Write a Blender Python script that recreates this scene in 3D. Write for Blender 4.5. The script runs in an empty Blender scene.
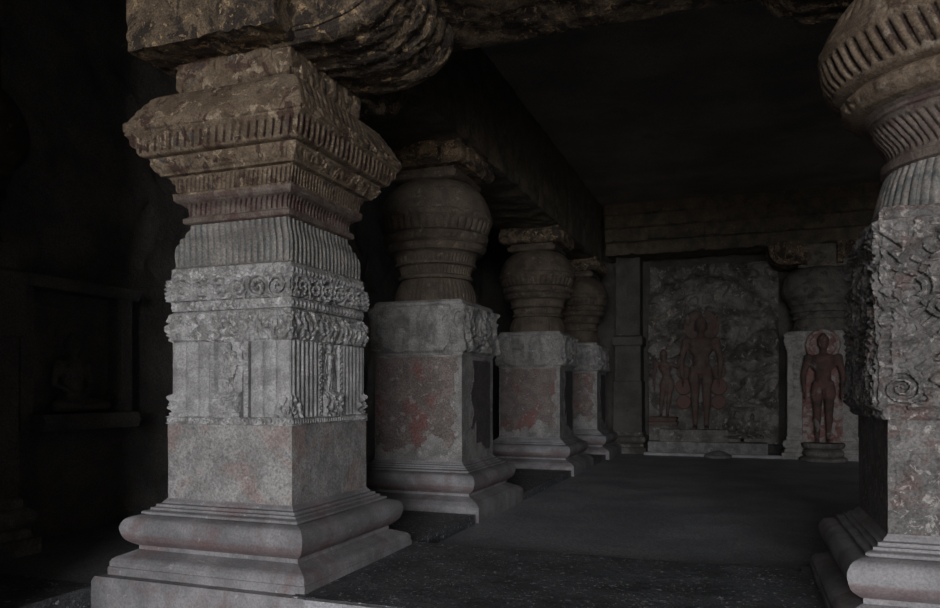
import bpy, bmesh, math, random
import numpy as np
from mathutils import Vector, Matrix
random.seed(7)
PI = math.pi
SC = bpy.context.scene
COL = SC.collection

# ---------------------------------------------------------------- noise
def _h(i, j, s):
    n = (i.astype(np.int64) * 374761393 + j.astype(np.int64) * 668265263 + s * 982451653) & 0xffffffff
    n = ((n ^ (n >> 13)) * 1274126177) & 0xffffffff
    n = (n ^ (n >> 16)) & 0xffffff
    return n / float(0xffffff)
def vn(x, y, s=0):
    x = np.asarray(x, float); y = np.asarray(y, float)
    i = np.floor(x); j = np.floor(y); fx = x - i; fy = y - j
    fx = fx * fx * (3 - 2 * fx); fy = fy * fy * (3 - 2 * fy)
    a = _h(i, j, s); b = _h(i + 1, j, s); c = _h(i, j + 1, s); d = _h(i + 1, j + 1, s)
    return a + (b - a) * fx + (c - a) * fy + (a - b - c + d) * fx * fy
def fbm(x, y, s=0, o=3):
    t = 0; a = .5; k = 1
    for q in range(o):
        t = t + a * vn(x * k, y * k, s + q * 17); a *= .5; k *= 2.03
    return t / (1 - .5 ** o)
def sm(a, b, x):
    t = np.clip((x - a) / (b - a), 0, 1)
    return t * t * (3 - 2 * t)
def foliage(u, z, f=9., s=0):
    """dense carved leafwork, 0..1"""
    wx = fbm(u * f * .5, z * f * .5, s + 3, 2) * 2.2; wz = fbm(u * f * .5 + 9, z * f * .5 + 4, s + 5, 2) * 2.2
    n = vn(u * f + wx, z * f + wz, s)
    r = 1 - np.abs(2 * n - 1)
    n2 = vn(u * f * 2.3 - wz, z * f * 2.3 + wx, s + 8)
    return sm(.42, .68, r) * .72 + sm(.3, .7, 1 - np.abs(2 * n2 - 1)) * .28
def scroll(u, z, z0, z1, s=0):
    p = (z1 - z0) * 1.05; mid = (z0 + z1) / 2
    i = np.floor(u / p); dx = u - (i + .5) * p; dz = z - mid
    fl = np.where(np.mod(i, 2) < 1, 1., -1.)
    r = np.hypot(dx, dz); a = np.arctan2(dz * fl, dx)
    rid = sm(.25, .75, .5 + .5 * np.cos(2 * PI * r / (.30 * p) - a))
    env = sm(.52 * p, .40 * p, r)
    leaf = .5 + .5 * np.cos(9 * a + 2 * r / p * 6)
    return np.clip(env * rid * (.7 + .3 * leaf) + (1 - env) * foliage(u, z, 16, s) * .8, 0, 1)
def ribs(x, per):
    return np.sqrt(np.abs(np.sin(PI * x / per)) + 1e-6)
def XY(k, s, o, half):
    x, y = s * (half + o), -(half + o)
    for _ in range(k): x, y = -y, x
    return x + y
def band(z, a, b, e=.006):
    return sm(a - e, a + e, z) * (1 - sm(b - e, b + e, z))

# ---------------------------------------------------------------- mesh plumbing
def link(name, verts, faces, mat, parent=None, loc=None, angle=38, smooth=True):
    me = bpy.data.meshes.new(name)
    me.from_pydata(verts, [], faces)
    me.validate(clean_customdata=False)
    bm = bmesh.new(); bm.from_mesh(me)
    bmesh.ops.recalc_face_normals(bm, faces=bm.faces[:])
    bm.to_mesh(me); bm.free()
    if smooth:
        me.polygons.foreach_set('use_smooth', [True] * len(me.polygons))
        if angle: me.set_sharp_from_angle(angle=math.radians(angle))
    if mat: me.materials.append(mat)
    o = bpy.data.objects.new(name, me); COL.objects.link(o)
    if parent: o.parent = parent
    if loc: o.location = loc
    return o
def empty(name, loc, label, cat, group=None, rz=0):
    o = bpy.data.objects.new(name, None); COL.objects.link(o)
    o.location = loc; o.rotation_euler = (0, 0, rz); o.empty_display_size = .2
    return tag(o, label, cat, group)
def tag(o, label, cat, group=None):
    o['label'] = label; o['category'] = cat; o['kind'] = 'thing'
    if group: o['group'] = group
    return o
def struct(o):
    o['kind'] = 'structure'; return o
def box(name, x0, x1, y0, y1, z0, z1, mat, parent=None):
    v = [(x, y, z) for z in (z0, z1) for y in (y0, y1) for x in (x0, x1)]
    f = [(0, 2, 3, 1), (4, 5, 7, 6), (0, 1, 5, 4), (2, 6, 7, 3), (0, 4, 6, 2), (1, 3, 7, 5)]
    return link(name, v, f, mat, parent, smooth=False)

def resample(prof, dz):
    out = [prof[0]]
    for a, b in zip(prof[:-1], prof[1:]):
        L = math.hypot(b[0] - a[0], b[1] - a[1]); n = max(1, int(math.ceil(L / dz)))
        for k in range(1, n + 1):
            t = k / n; out.append((a[0] + (b[0] - a[0]) * t, a[1] + (b[1] - a[1]) * t))
    return out
def arc(o0, z0, o1, z1, bulge, n=8):
    """points between two profile points bulging outward by `bulge`, both ends left in"""
    pts = []
    for k in range(n + 1):
        t = k / n
        pts.append((o0 + (o1 - o0) * t + bulge * math.sin(PI * t) ** .8, z0 + (z1 - z0) * t))
    return pts
def curve(pts, n=5):
    """Catmull-Rom through profile points"""
    P = [pts[0]] + list(pts) + [pts[-1]]; out = []
    for i in range(1, len(P) - 2):
        for k in range(n):
            t = k / n; q = []
            for c in (0, 1):
                a, b, d, e = P[i - 1][c], P[i][c], P[i + 1][c], P[i + 2][c]
                q.append(.5 * (2 * b + (d - a) * t + (2 * a - 5 * b + 4 * d - e) * t * t + (3 * b - a - 3 * d + e) * t ** 3))
            out.append(tuple(q))
    return out + [pts[-1]]
def sweep(name, prof, half, mat, parent, rnd=0, n=60, dz=.02, disp=None, wear=.004, seed=0, angle=38, caps=True):
    """a closed ring swept up a profile of (overhang, height): square plan, or round when rnd=1"""
    pr = resample(prof, dz); R = len(pr)
    o = np.array([p[0] for p in pr])[:, None]; z = np.array([p[1] for p in pr])[:, None]
    s = -1 + 2 * np.arange(n) / n
    X = np.zeros((R, 4 * n)); Y = X.copy(); Z = X.copy()
    for k in range(4):
        S = s[None, :]; 
        zz = np.broadcast_to(z, (R, n)); SS = np.broadcast_to(S, (R, n)); oo = np.broadcast_to(o, (R, n))
        if rnd:
            ang = -3 * PI / 4 + PI / 2 * (k + (SS + 1) / 2)
            u = ang * half
        else:
            u = SS * half
        d = np.zeros((R, n)) if disp is None else disp(k, u, zz, SS, oo)
        if wear:
            q = (k + (SS + 1) / 2) * 2 * half
            d = d + wear * (fbm(q * 3.1 + seed, zz * 3.3 + seed, 21 + seed, 4) * 2 - 1)
        H = half + oo + d
        if rnd:
            x = np.cos(ang) * H; y = np.sin(ang) * H
        else:
            px, py = SS * H, -H
            for _ in range(k): px, py = -py, px
            x, y = px, py
        X[:, k * n:(k + 1) * n] = x; Y[:, k * n:(k + 1) * n] = y; Z[:, k * n:(k + 1) * n] = zz
    verts = np.stack([X, Y, Z], -1).reshape(-1, 3).tolist()
    C = 4 * n; faces = []
    for r in range(R - 1):
        a = r * C
        for c in range(C):
            d2 = (c + 1) % C
            faces.append((a + c, a + d2, a + C + d2, a + C + c))
    if caps:
        faces.append(tuple(range(C - 1, -1, -1))); faces.append(tuple((R - 1) * C + c for c in range(C)))
    return link(name, verts, faces, mat, parent, angle=angle)
def sheet(name, P, mat, parent=None, thick=.05, back=(0, 1, 0), loc=None, angle=50):
    """a displaced surface (array rows x cols x 3) closed behind by a back offset"""
    R, C, _ = P.shape
    if thick:
        b = np.array(back) * thick
        V = np.concatenate([P.reshape(-1, 3), (P + b).reshape(-1, 3)[:]])
    else: V = P.reshape(-1, 3)
    f = []
    for r in range(R - 1):
        for c in range(C - 1):
            a = r * C + c; f.append((a, a + 1, a + C + 1, a + C))
    if thick:
        N = R * C; edge = [c for c in range(C)] + [r * C + C - 1 for r in range(1, R)] + [(R - 1) * C + c for c in range(C - 2, -1, -1)] + [r * C for r in range(R - 2, 0, -1)]
        # flat back: only the outline, pushed to one plane
        f.append(tuple(N + e for e in edge))
        for a, c2 in zip(edge, edge[1:] + edge[:1]): f.append((a, c2, N + c2, N + a))
        used = sorted(set(i for q in f for i in q)); mp = {u: i for i, u in enumerate(used)}
        V = V[used]; f = [tuple(mp[i] for i in q) for q in f]
    return link(name, V.tolist(), f, mat, parent, loc, angle=angle)
def loft(name, loop, a0, a1, step, axis, mat, parent=None, disp=None, loc=None, seg=.12):
    """closed 2D loop (d, z) carried along X or Y from a0 to a1; disp(u, q) pushes outward"""
    pts = []
    for p, q in zip(loop, loop[1:] + loop[:1]):
        L = math.dist(p, q); n = max(1, int(L / seg))
        nx, nz = (q[1] - p[1]) / L, -(q[0] - p[0]) / L
        for k in range(n):
            t = k / n; pts.append((p[0] + (q[0] - p[0]) * t, p[1] + (q[1] - p[1]) * t, nx, nz))
    A = sum(a[0] * b[1] - b[0] * a[1] for a, b in zip(pts, pts[1:] + pts[:1]))
    sg = 1 if A > 0 else -1
    N = max(2, int((a1 - a0) / step) + 1); us = np.linspace(a0, a1, N)
    V = []; M = len(pts); acc = 0; qs = []
    for i, p in enumerate(pts):
        qs.append(acc); acc += math.dist(p[:2], pts[(i + 1) % M][:2])
    qa = np.array(qs)
    for u in us:
        dd = disp(np.full(M, u), qa) if disp else np.zeros(M)
        for (d, z, nx, nz), e in zip(pts, dd):
            D = d + sg * nx * e; Zz = z + sg * nz * e
            V.append((u, D, Zz) if axis == 'X' else (D, u, Zz))
    f = []
    for r in range(N - 1):
        for c in range(M):
            e = (c + 1) % M; f.append((r * M + c, r * M + e, (r + 1) * M + e, (r + 1) * M + c))
    f.append(tuple(range(M))); f.append(tuple((N - 1) * M + c for c in range(M)))
    return link(name, V, f, mat, parent, loc, angle=35)

# ---------------------------------------------------------------- materials
def stone(name, ca, cb, scale=2.5, grain=.35, paint=(), bump=.35, rough=.85, specks=0, pale=None, fine=60, zb=None, stripe=()):
    """weathered rock: two tones, grain, pits; paint = [(colour, scale, threshold, softness, seed, amount)]"""
    m = bpy.data.materials.new(name); m.use_nodes = True; nt = m.node_tree; N = nt.nodes; L = nt.links
    bs = N['Principled BSDF']; bs.inputs['Roughness'].default_value = rough
    bs.inputs['Specular IOR Level'].default_value = .3
    tc = N.new('ShaderNodeTexCoord'); oi = N.new('ShaderNodeObjectInfo')
    ad = N.new('ShaderNodeVectorMath'); ad.operation = 'MULTIPLY_ADD'
    cmb = N.new('ShaderNodeCombineXYZ')
    for k in range(3): L.new(oi.outputs['Random'], cmb.inputs[k])
    L.new(cmb.outputs[0], ad.inputs[0]); ad.inputs[1].default_value = (7.3, 11.1, 5.7)
    L.new(tc.outputs['Object'], ad.inputs[2]); V = ad.outputs[0]
    def noise(sc, det=6, off=0, dist=0, ro=.6):
        n = N.new('ShaderNodeTexNoise'); n.inputs['Scale'].default_value = sc; n.inputs['Detail'].default_value = det
        n.inputs['Distortion'].default_value = dist; n.inputs['Roughness'].default_value = ro
        if off:
            q = N.new('ShaderNodeVectorMath'); q.operation = 'ADD'; q.inputs[1].default_value = (off, off * 1.7, off * .6)
            L.new(V, q.inputs[0]); L.new(q.outputs[0], n.inputs['Vector'])
        else: L.new(V, n.inputs['Vector'])
        return n.outputs['Fac']
    def ramp(src, a, b, va=0, vb=1):
        r = N.new('ShaderNodeMapRange'); r.interpolation_type = 'SMOOTHSTEP'
        r.inputs[1].default_value = a; r.inputs[2].default_value = b; r.inputs[3].default_value = va; r.inputs[4].default_value = vb
        L.new(src, r.inputs[0]); return r.outputs[0]
    def mix(f, a, b, mode='MIX'):
        x = N.new('ShaderNodeMix'); x.data_type = 'RGBA'; x.blend_type = mode
        if isinstance(f, (int, float)): x.inputs[0].default_value = f
        else: L.new(f, x.inputs[0])
        for s, v in ((6, a), (7, b)):
            if isinstance(v, tuple): x.inputs[s].default_value = v + (1,)
            else: L.new(v, x.inputs[s])
        return x.outputs[2]
    c = mix(ramp(noise(scale, 8), .35, .65), ca, cb)
    for (pc, ps, th, so, sd, am) in paint:
        c = mix(ramp(noise(ps, 7, sd, .6, .65), th, th + so, 0, am), c, pc)
    for st in stripe:                                        # darker stripes laid in the grooves between ribs: (kind, period or count, z0, z1, colour, amount, width)
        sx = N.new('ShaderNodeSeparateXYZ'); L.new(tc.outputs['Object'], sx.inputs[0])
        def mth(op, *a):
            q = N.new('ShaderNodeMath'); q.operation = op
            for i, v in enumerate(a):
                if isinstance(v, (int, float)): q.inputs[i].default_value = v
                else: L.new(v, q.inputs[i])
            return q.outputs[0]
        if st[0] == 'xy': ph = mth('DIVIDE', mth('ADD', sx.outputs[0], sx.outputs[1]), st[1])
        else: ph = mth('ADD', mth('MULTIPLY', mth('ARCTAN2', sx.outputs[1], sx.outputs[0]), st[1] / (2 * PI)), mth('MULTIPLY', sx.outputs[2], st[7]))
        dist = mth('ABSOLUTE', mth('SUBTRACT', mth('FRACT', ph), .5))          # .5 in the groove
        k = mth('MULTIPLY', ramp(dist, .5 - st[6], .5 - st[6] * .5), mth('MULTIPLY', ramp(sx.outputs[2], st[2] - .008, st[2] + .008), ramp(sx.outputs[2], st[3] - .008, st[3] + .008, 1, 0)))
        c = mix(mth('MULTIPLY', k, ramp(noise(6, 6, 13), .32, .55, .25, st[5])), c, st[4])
    if zb:                                                   # a horizontal painted band between two heights
        sx = N.new('ShaderNodeSeparateXYZ'); L.new(tc.outputs['Object'], sx.inputs[0])
        ma = N.new('ShaderNodeMath'); ma.operation = 'MULTIPLY'
        L.new(ramp(sx.outputs[2], zb[0] - .01, zb[0] + .01), ma.inputs[0]); L.new(ramp(sx.outputs[2], zb[1] - .02, zb[1] + .01, 1, 0), ma.inputs[1])
        mb = N.new('ShaderNodeMath'); mb.operation = 'MULTIPLY'; L.new(ma.outputs[0], mb.inputs[0]); L.new(ramp(noise(5, 7, 11), .35, .6, .25, zb[3]), mb.inputs[1])
        c = mix(mb.outputs[0], c, zb[2])
    g = noise(fine, 4, 3, 0, .7)
    gv = N.new('ShaderNodeCombineColor'); gr = ramp(g, .3, .7, 1 - grain, 1 + grain)
    for k in range(3): L.new(gr, gv.inputs[k])
    c = mix(1., c, gv.outputs[0], 'MULTIPLY')
    if specks:
        v = N.new('ShaderNodeTexVoronoi'); v.inputs['Scale'].default_value = 26; L.new(V, v.inputs['Vector'])
        k1 = ramp(v.outputs['Distance'], .10, .22, 1, 0)
        k2 = ramp(noise(2.2, 4, 8), .5, .62); k3 = N.new('ShaderNodeMath'); k3.operation = 'MULTIPLY'
        L.new(k1, k3.inputs[0]); L.new(k2, k3.inputs[1])
        k4 = N.new('ShaderNodeMath'); k4.operation = 'MULTIPLY'; L.new(k3.outputs[0], k4.inputs[0]); k4.inputs[1].default_value = specks
        c = mix(k4.outputs[0], c, pale or (.5, .5, .5))
    L.new(c, bs.inputs['Base Color'])
    hs = N.new('ShaderNodeMath'); hs.operation = 'ADD'; L.new(g, hs.inputs[0])
    h2 = N.new('ShaderNodeMath'); h2.operation = 'MULTIPLY'; L.new(noise(14, 5, 5), h2.inputs[0]); h2.inputs[1].default_value = 2.2
    L.new(h2.outputs[0], hs.inputs[1])
    bp = N.new('ShaderNodeBump'); bp.inputs['Strength'].default_value = bump; bp.inputs['Distance'].default_value = .02
    L.new(hs.outputs[0], bp.inputs['Height']); L.new(bp.outputs[0], bs.inputs['Normal'])
    return m
MAR = (.11, .045, .04); RED = (.20, .075, .055); TEAL = (.10, .15, .16)
M = {}
M['grey'] = stone('grey_basalt', (.22, .216, .21), (.36, .355, .35), 7, .3, [((.12, .115, .11), 13, .52, .06, 2, .65), ((.56, .56, .56), 17, .56, .05, 5, .7), ((.15, .145, .14), 1.6, .52, .15, 7, .5)])
M['shaft'] = stone('plain_shaft_stone', (.21, .205, .2), (.32, .31, .30), 5, .34, [((.27, .19, .17), 3.2, .50, .14, 4, .6), ((.12, .12, .12), 12, .58, .05, 6, .5), ((.45, .44, .42), 14, .64, .04, 9, .6)], fine=55)
M['base'] = stone('moulded_base_stone', (.16, .155, .16), (.28, .27, .275), 2, .2, [((.17, .115, .115), 2.4, .5, .15, 3, .6), ((.42, .41, .41), 16, .63, .05, 7, .5)], zb=(.30, .40, (.15, .095, .093), .7), bump=.18)
M['cap'] = stone('painted_capital_stone', (.115, .083, .055), (.19, .145, .102), 5, .35, [((.055, .028, .024), 7, .54, .05, 3, .8), ((.05, .07, .075), 7, .6, .05, 8, .6), ((.36, .29, .21), 10, .57, .05, 12, .75)], stripe=[('xy', .072, 3.37, 3.475, (.035, .018, .016), .9, .24), ('xy', .042, 3.09, 3.19, (.04, .03, .028), .7, .25)])  # overall tone lowered so the colour carries the shade on the capital
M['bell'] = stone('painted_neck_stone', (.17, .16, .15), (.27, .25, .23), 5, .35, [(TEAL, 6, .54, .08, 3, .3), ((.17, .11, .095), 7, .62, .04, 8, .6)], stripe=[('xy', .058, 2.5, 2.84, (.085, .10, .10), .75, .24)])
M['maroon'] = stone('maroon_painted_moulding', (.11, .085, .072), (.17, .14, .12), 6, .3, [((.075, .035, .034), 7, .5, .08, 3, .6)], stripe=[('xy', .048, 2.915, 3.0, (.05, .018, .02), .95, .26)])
M['cap5'] = stone('brown_ribbed_capital_stone', (.115, .083, .057), (.19, .145, .105), 5, .35, [((.05, .03, .026), 7, .55, .05, 3, .7), ((.28, .245, .20), 10, .58, .05, 12, .6)], stripe=[('round', 68, 3.49, 3.68, (.035, .022, .018), .9, .24, 68 * .25 / (2 * PI * .585))])  # dark base tone includes shade at the pillar head
M['ring5'] = stone('brown_ring_moulding_stone', (.10, .078, .066), (.16, .13, .112), 6, .3, [((.07, .035, .034), 7, .52, .08, 3, .55)])
M['flute'] = stone('fluted_panel_stone', (.24, .236, .235), (.38, .375, .375), 6, .28, [((.14, .135, .13), 3, .56, .08, 2, .4), ((.50, .50, .50), 17, .62, .05, 5, .4)], bump=.25)
M['brack'] = stone('sooty_bracket_stone', (.085, .066, .046), (.18, .135, .09), 6, .5, [((.03, .024, .022), 5, .48, .06, 3, .85), ((.42, .30, .17), 13, .58, .04, 6, .7)], bump=.7)
M['p5'] = stone('brown_grey_relief_stone', (.10, .094, .09), (.18, .17, .163), 7, .35, [((.13, .08, .07), 4, .53, .08, 4, .6), ((.36, .34, .32), 17, .57, .05, 6, .7), ((.06, .055, .052), 13, .56, .05, 9, .6)])
M['plast'] = stone('peeling_red_plaster', (.13, .11, .10), (.19, .155, .145), 5, .4, [((.19, .085, .075), 2.6, .5, .08, 3, .75), ((.30, .29, .28), 8, .59, .03, 6, .6)], bump=.4)
M['dkplast'] = stone('dark_plaster_patch', (.055, .05, .05), (.08, .07, .068), 5, .4, [], bump=.4)
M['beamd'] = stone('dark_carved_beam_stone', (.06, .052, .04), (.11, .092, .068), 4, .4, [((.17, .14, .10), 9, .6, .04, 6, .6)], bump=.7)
M['fard'] = stone('dim_capital_stone', (.058, .045, .034), (.10, .08, .06), 4, .35, [((.045, .035, .033), 5, .55, .06, 3, .6), ((.20, .165, .13), 9, .6, .05, 6, .6)])  # shade high on the row put into this darkened base tone
M['floor'] = stone('dark_worn_floor', (.20, .207, .222), (.29, .297, .312), 1.2, .5, [((.36, .365, .38), 2.5, .6, .12, 4, .5)], bump=.5, rough=.5, specks=.5, pale=(.6, .6, .62))
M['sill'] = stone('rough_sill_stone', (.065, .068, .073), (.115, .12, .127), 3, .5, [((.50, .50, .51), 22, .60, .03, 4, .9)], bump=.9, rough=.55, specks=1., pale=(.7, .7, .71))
M['edge'] = stone('pale_edge_stone', (.28, .28, .29), (.38, .38, .39), 3, .3, [])  # paler tone than the sill, for its front face and the back strip
M['rock'] = stone('sooty_ceiling_rock', (.15, .135, .12), (.24, .21, .18), .8, .4, [((.13, .105, .085), 1.3, .6, .05, 5, .5)], bump=.8)
M['wall'] = stone('dark_cave_wall', (.12, .112, .105), (.19, .178, .165), 1.5, .4, [], bump=.6)
M['darkwall'] = stone('darker_back_wall', (.055, .05, .046), (.095, .088, .08), 1.5, .4, [], bump=.6)  # same rock as the cave wall in a darker tone
M['panel'] = stone('weathered_relief_stone', (.11, .10, .09), (.20, .185, .17), 3, .4, [((.055, .046, .038), 1.3, .46, .12, 3, .85), ((.36, .33, .30), 8, .58, .05, 6, .6)])
M['figd'] = stone('dark_brown_figure_stone', (.085, .065, .058), (.13, .095, .08), 4, .3, [(MAR, 4, .5, .1, 3, .5)])
M['figr'] = stone('red_stained_statue_stone', (.085, .06, .052), (.155, .085, .074), 3, .3, [((.05, .043, .04), 2.2, .48, .12, 3, .75), ((.26, .24, .225), 2.6, .57, .06, 6, .7)])
M['halo'] = stone('red_halo_stone', (.22, .10, .085), (.27, .19, .17), 7, .3, [((.36, .34, .32), 5, .5, .05, 3, .85)])
M['redl'] = stone('red_petal_stone', (.15, .08, .066), (.13, .09, .08), 6, .3, [])
M['jamb'] = stone('pilaster_grey_stone', (.15, .145, .14), (.27, .262, .25), 5, .35, [((.42, .41, .39), 9, .6, .05, 4, .5)])
M['pcap'] = stone('pilaster_capital_stone', (.10, .09, .078), (.165, .15, .13), 4, .35, [((.05, .045, .04), 4, .52, .08, 3, .7)])
M['jambl'] = stone('pale_pilaster_stone', (.25, .24, .225), (.37, .355, .335), 5, .3, [((.16, .15, .14), 10, .54, .08, 4, .5)])
M['earth'] = stone('pale_courtyard_earth', (.42, .33, .24), (.50, .40, .30), .5, .2, [])

# ---------------------------------------------------------------- human figures (one continuous skin each)
def body_mesh(name, parts, mat, voxel, parent=None, loc=(0, 0, 0), rz=0, smooth=6):
    """parts: ('e', centre, radii) or ('t', p0, p1, r0, r1[, flat]) melted into one surface"""
    bm = bmesh.new()
    for p in parts:
        if p[0] == 'e':
            bmesh.ops.create_icosphere(bm, subdivisions=3, radius=1, matrix=Matrix.Translation(p[1]) @ Matrix.Diagonal((*p[2], 1)))
        else:
            a, b = Vector(p[1]), Vector(p[2]); d = b - a; n = 7
            for k in range(n + 1):
                t = k / n; r = p[3] + (p[4] - p[3]) * t
                fl = p[5] if len(p) > 5 else 1
                bmesh.ops.create_icosphere(bm, subdivisions=2, radius=1, matrix=Matrix.Translation(a + d * t) @ Matrix.Diagonal((r, r * fl, r, 1)))
            bmesh.ops.create_cone(bm, cap_ends=True, segments=16, radius1=p[3], radius2=p[4], depth=d.length,
                matrix=Matrix.Translation((a + b) / 2) @ d.to_track_quat('Z', 'Y').to_matrix().to_4x4())
    me = bpy.data.meshes.new(name); bm.to_mesh(me); bm.free()
    o = bpy.data.objects.new(name, me); COL.objects.link(o)
    r = o.modifiers.new('r', 'REMESH'); r.mode = 'VOXEL'; r.voxel_size = voxel; r.use_smooth_shade = True
    s = o.modifiers.new('s', 'SMOOTH'); s.factor = .5; s.iterations = smooth
    dg = bpy.context.evaluated_depsgraph_get(); ev = o.evaluated_get(dg)
    nm = bpy.data.meshes.new_from_object(ev); nm.name = name
    o.modifiers.clear(); o.data = nm; bpy.data.meshes.remove(me)
    nm.materials.clear(); nm.materials.append(mat)
    nm.polygons.foreach_set('use_smooth', [True] * len(nm.polygons))
    o.parent = parent; o.location = loc; o.rotation_euler = (0, 0, rz)
    return o
def standing(H, female=False, hipshift=0., arm_up=False, face=True):
    s = lambda *v: tuple(c * H for c in v)
    hx = hipshift; P = []
    w = .9 if female else 1.
    P += [('e', s(hx * .3, 0, .735), s(.108 * w, .062, .095)), ('e', s(hx * .2, -.012, .775), s(.115 * w, .055, .055)),
          ('e', s(hx * .8, 0, .62), s(.072 * w, .052, .09)), ('e', s(hx, 0, .54), s(.092, .056, .07)),
          ('t', s(0, 0, .80), s(0, -.005, .875), .036 * H, .032 * H)]
    hc = (-.01 if hipshift else 0, -.008, .925)
    P += [('e', s(*hc), s(.05, .058, .068)), ('e', s(hc[0], hc[1] - .012, hc[2] - .038), s(.034, .04, .032)),
          ('e', s(hc[0], hc[1] + .008, hc[2] + .028), s(.052, .058, .05)), ('e', s(hc[0], hc[1] + .01, hc[2] + .075), s(.026, .026, .02))]
    if face:
        P += [('e', s(hc[0], -.068, .917), s(.008, .012, .017)), ('e', s(hc[0], -.062, .89), s(.015, .008, .005)),
              ('e', s(hc[0] - .018, -.058, .93), s(.011, .008, .006)), ('e', s(hc[0] + .018, -.058, .93), s(.011, .008, .006)),
              ('t', s(hc[0] - .053, 0, .935), s(hc[0] - .056, .0, .885), .010 * H, .008 * H), ('t', s(hc[0] + .053, 0, .935), s(hc[0] + .056, 0, .885), .010 * H, .008 * H)]
    if female:
        P += [('e', s(-.04 + hx * .3, -.05, .745), s(.036, .034, .036)), ('e', s(.04 + hx * .3, -.05, .745), s(.036, .034, .036))]
    else:
        P += [('e', s(-.045, -.045, .765), s(.045, .026, .032)), ('e', s(.045, -.045, .765), s(.045, .026, .032)), ('e', s(hx, -.048, .575), s(.05, .02, .05)), ('e', s(0, -.062, .468), s(.016, .024, .028)), ('t', s(-.075, -.03, .56), s(0, -.05, .49), .018 * H, .012 * H), ('t', s(.075, -.03, .56), s(0, -.05, .49), .018 * H, .012 * H)]
    for g in (-1, 1):
        P += [('e', s(g * .125 * w, 0, .79), s(.040, .040, .038))]
        if arm_up and g == 1:
            E = (.20, -.03, .74); W = (.235, -.05, .875); Hd = (.24, -.055, .925); dirn = (0.1, 0, 1)
        else:
            E = (g * .168 * w, .005, .625); W = (g * .158 * w, -.02, .475); Hd = (g * .152 * w, -.025, .43); dirn = (0, -.05, -1)
        P += [('t', s(g * .128 * w, 0, .785), s(*E), .036 * H, .027 * H), ('t', s(*E), s(*W), .027 * H, .018 * H),
              ('e', s(*Hd), s(.013, .022, .03))]
        for q, ln in ((-.016, .034), (-.006, .042), (.005, .040), (.015, .031)):   # four fingers, then the thumb
            b = (Hd[0], Hd[1] + q, Hd[2] + dirn[2] * .02)
            P += [('t', s(*b), s(b[0] + dirn[0] * ln, b[1] + dirn[1] * ln, b[2] + dirn[2] * ln), .0058 * H, .0045 * H)]
        P += [('t', s(Hd[0], Hd[1] - .015, Hd[2]), s(Hd[0] - g * .004, Hd[1] - .033, Hd[2] + dirn[2] * .022), .0065 * H, .005 * H)]
        hp = (g * .05 + hx, 0, .525); kn = (g * .05 + hx * .5, -.012 - (.02 if female and g < 0 else 0), .285); an = (g * .048, .004, .05)
        P += [('t', s(*hp), s(*kn), .052 * H, .037 * H), ('e', s(g * .062 + hx * .9, 0, .46), s(.048, .05, .09)), ('e', s(kn[0], .008, .225), s(.037, .038, .06)),
              ('t', s(*kn), s(*an), .034 * H, .022 * H), ('t', s(an[0], .008, .022), s(g * .056, -.075, .016), .022 * H, .017 * H)]
        for k in range(5):
            P += [('e', s(g * .056 + (k - 2) * .0095, -.095 + abs(k - 1.5) * .004, .012), s(.0055, .010, .008))]
    return P
def seated(H):
    """cross-legged, hands in lap; H = seated height"""
    s = lambda *v: tuple(c * H for c in v); P = []
    P += [('e', s(0, 0, .52), s(.19, .12, .17)), ('e', s(0, 0, .33), s(.13, .10, .16)), ('e', s(0, 0, .16), s(.2, .15, .13)),
          ('t', s(0, 0, .62), s(0, 0, .75), .06 * H, .055 * H), ('e', s(0, -.01, .84), s(.085, .10, .12)), ('e', s(0, 0, .96), s(.045, .045, .04)),
          ('e', s(0, -.115, .83), s(.014, .02, .03)), ('e', s(-.085, 0, .82), s(.014, .02, .05)), ('e', s(.085, 0, .82), s(.014, .02, .05))]
    for g in (-1, 1):
        P += [('e', s(g * .2, 0, .60), s(.065, .065, .06)), ('t', s(g * .21, 0, .6), s(g * .27, .0, .36), .055 * H, .042 * H),
              ('t', s(g * .27, 0, .36), s(g * .06, -.17, .22), .042 * H, .028 * H), ('t', s(g * .12, -.02, .12), s(g * .36, -.16, .09), .10 * H, .07 * H),
              ('t', s(g * .36, -.16, .09), s(-g * .08, -.25, .07), .068 * H, .04 * H)]
        for k in range(4): P += [('t', s(g * .05, -.2 + .0 * k, .19 + .018 * k), s(-g * .02, -.215, .19 + .018 * k), .012 * H, .01 * H)]
    return P

# ---------------------------------------------------------------- pillar pieces
BASE = [(.385, -.35), (.385, .05), (.372, .088), (.306, .092), (.306, .150), (.298, .154), (.298, .190), (.282, .212), (.262, .226), (.235, .236), (.17, .262), (.15, .268), (.15, .300)] + \
       curve([(.165, .306), (.222, .355), (.246, .42), (.246, .465), (.215, .515), (.150, .537)], 5) + \
       [(.120, .539), (.120, .546), (.138, .547), (.138, .560), (.128, .566), (.10, .570), (.092, .574), (.092, .590), (.068, .592), (.062, .598), (.062, .614), (.030, .620), (.024, .632), (.006, .650), (0.004, .657)]
def base_part(p, half, mat, n, dz, zbot, seed, step=0):
    pr = list(BASE); pr[0] = (pr[0][0], zbot)
    if step: pr = [(.335, zbot), (.335, .165), (.32, .185), (.275, .222)] + pr[8:]
    return sweep('base', pr, half, mat, p, n=n, dz=dz, wear=.007, seed=seed, angle=28)

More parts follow.
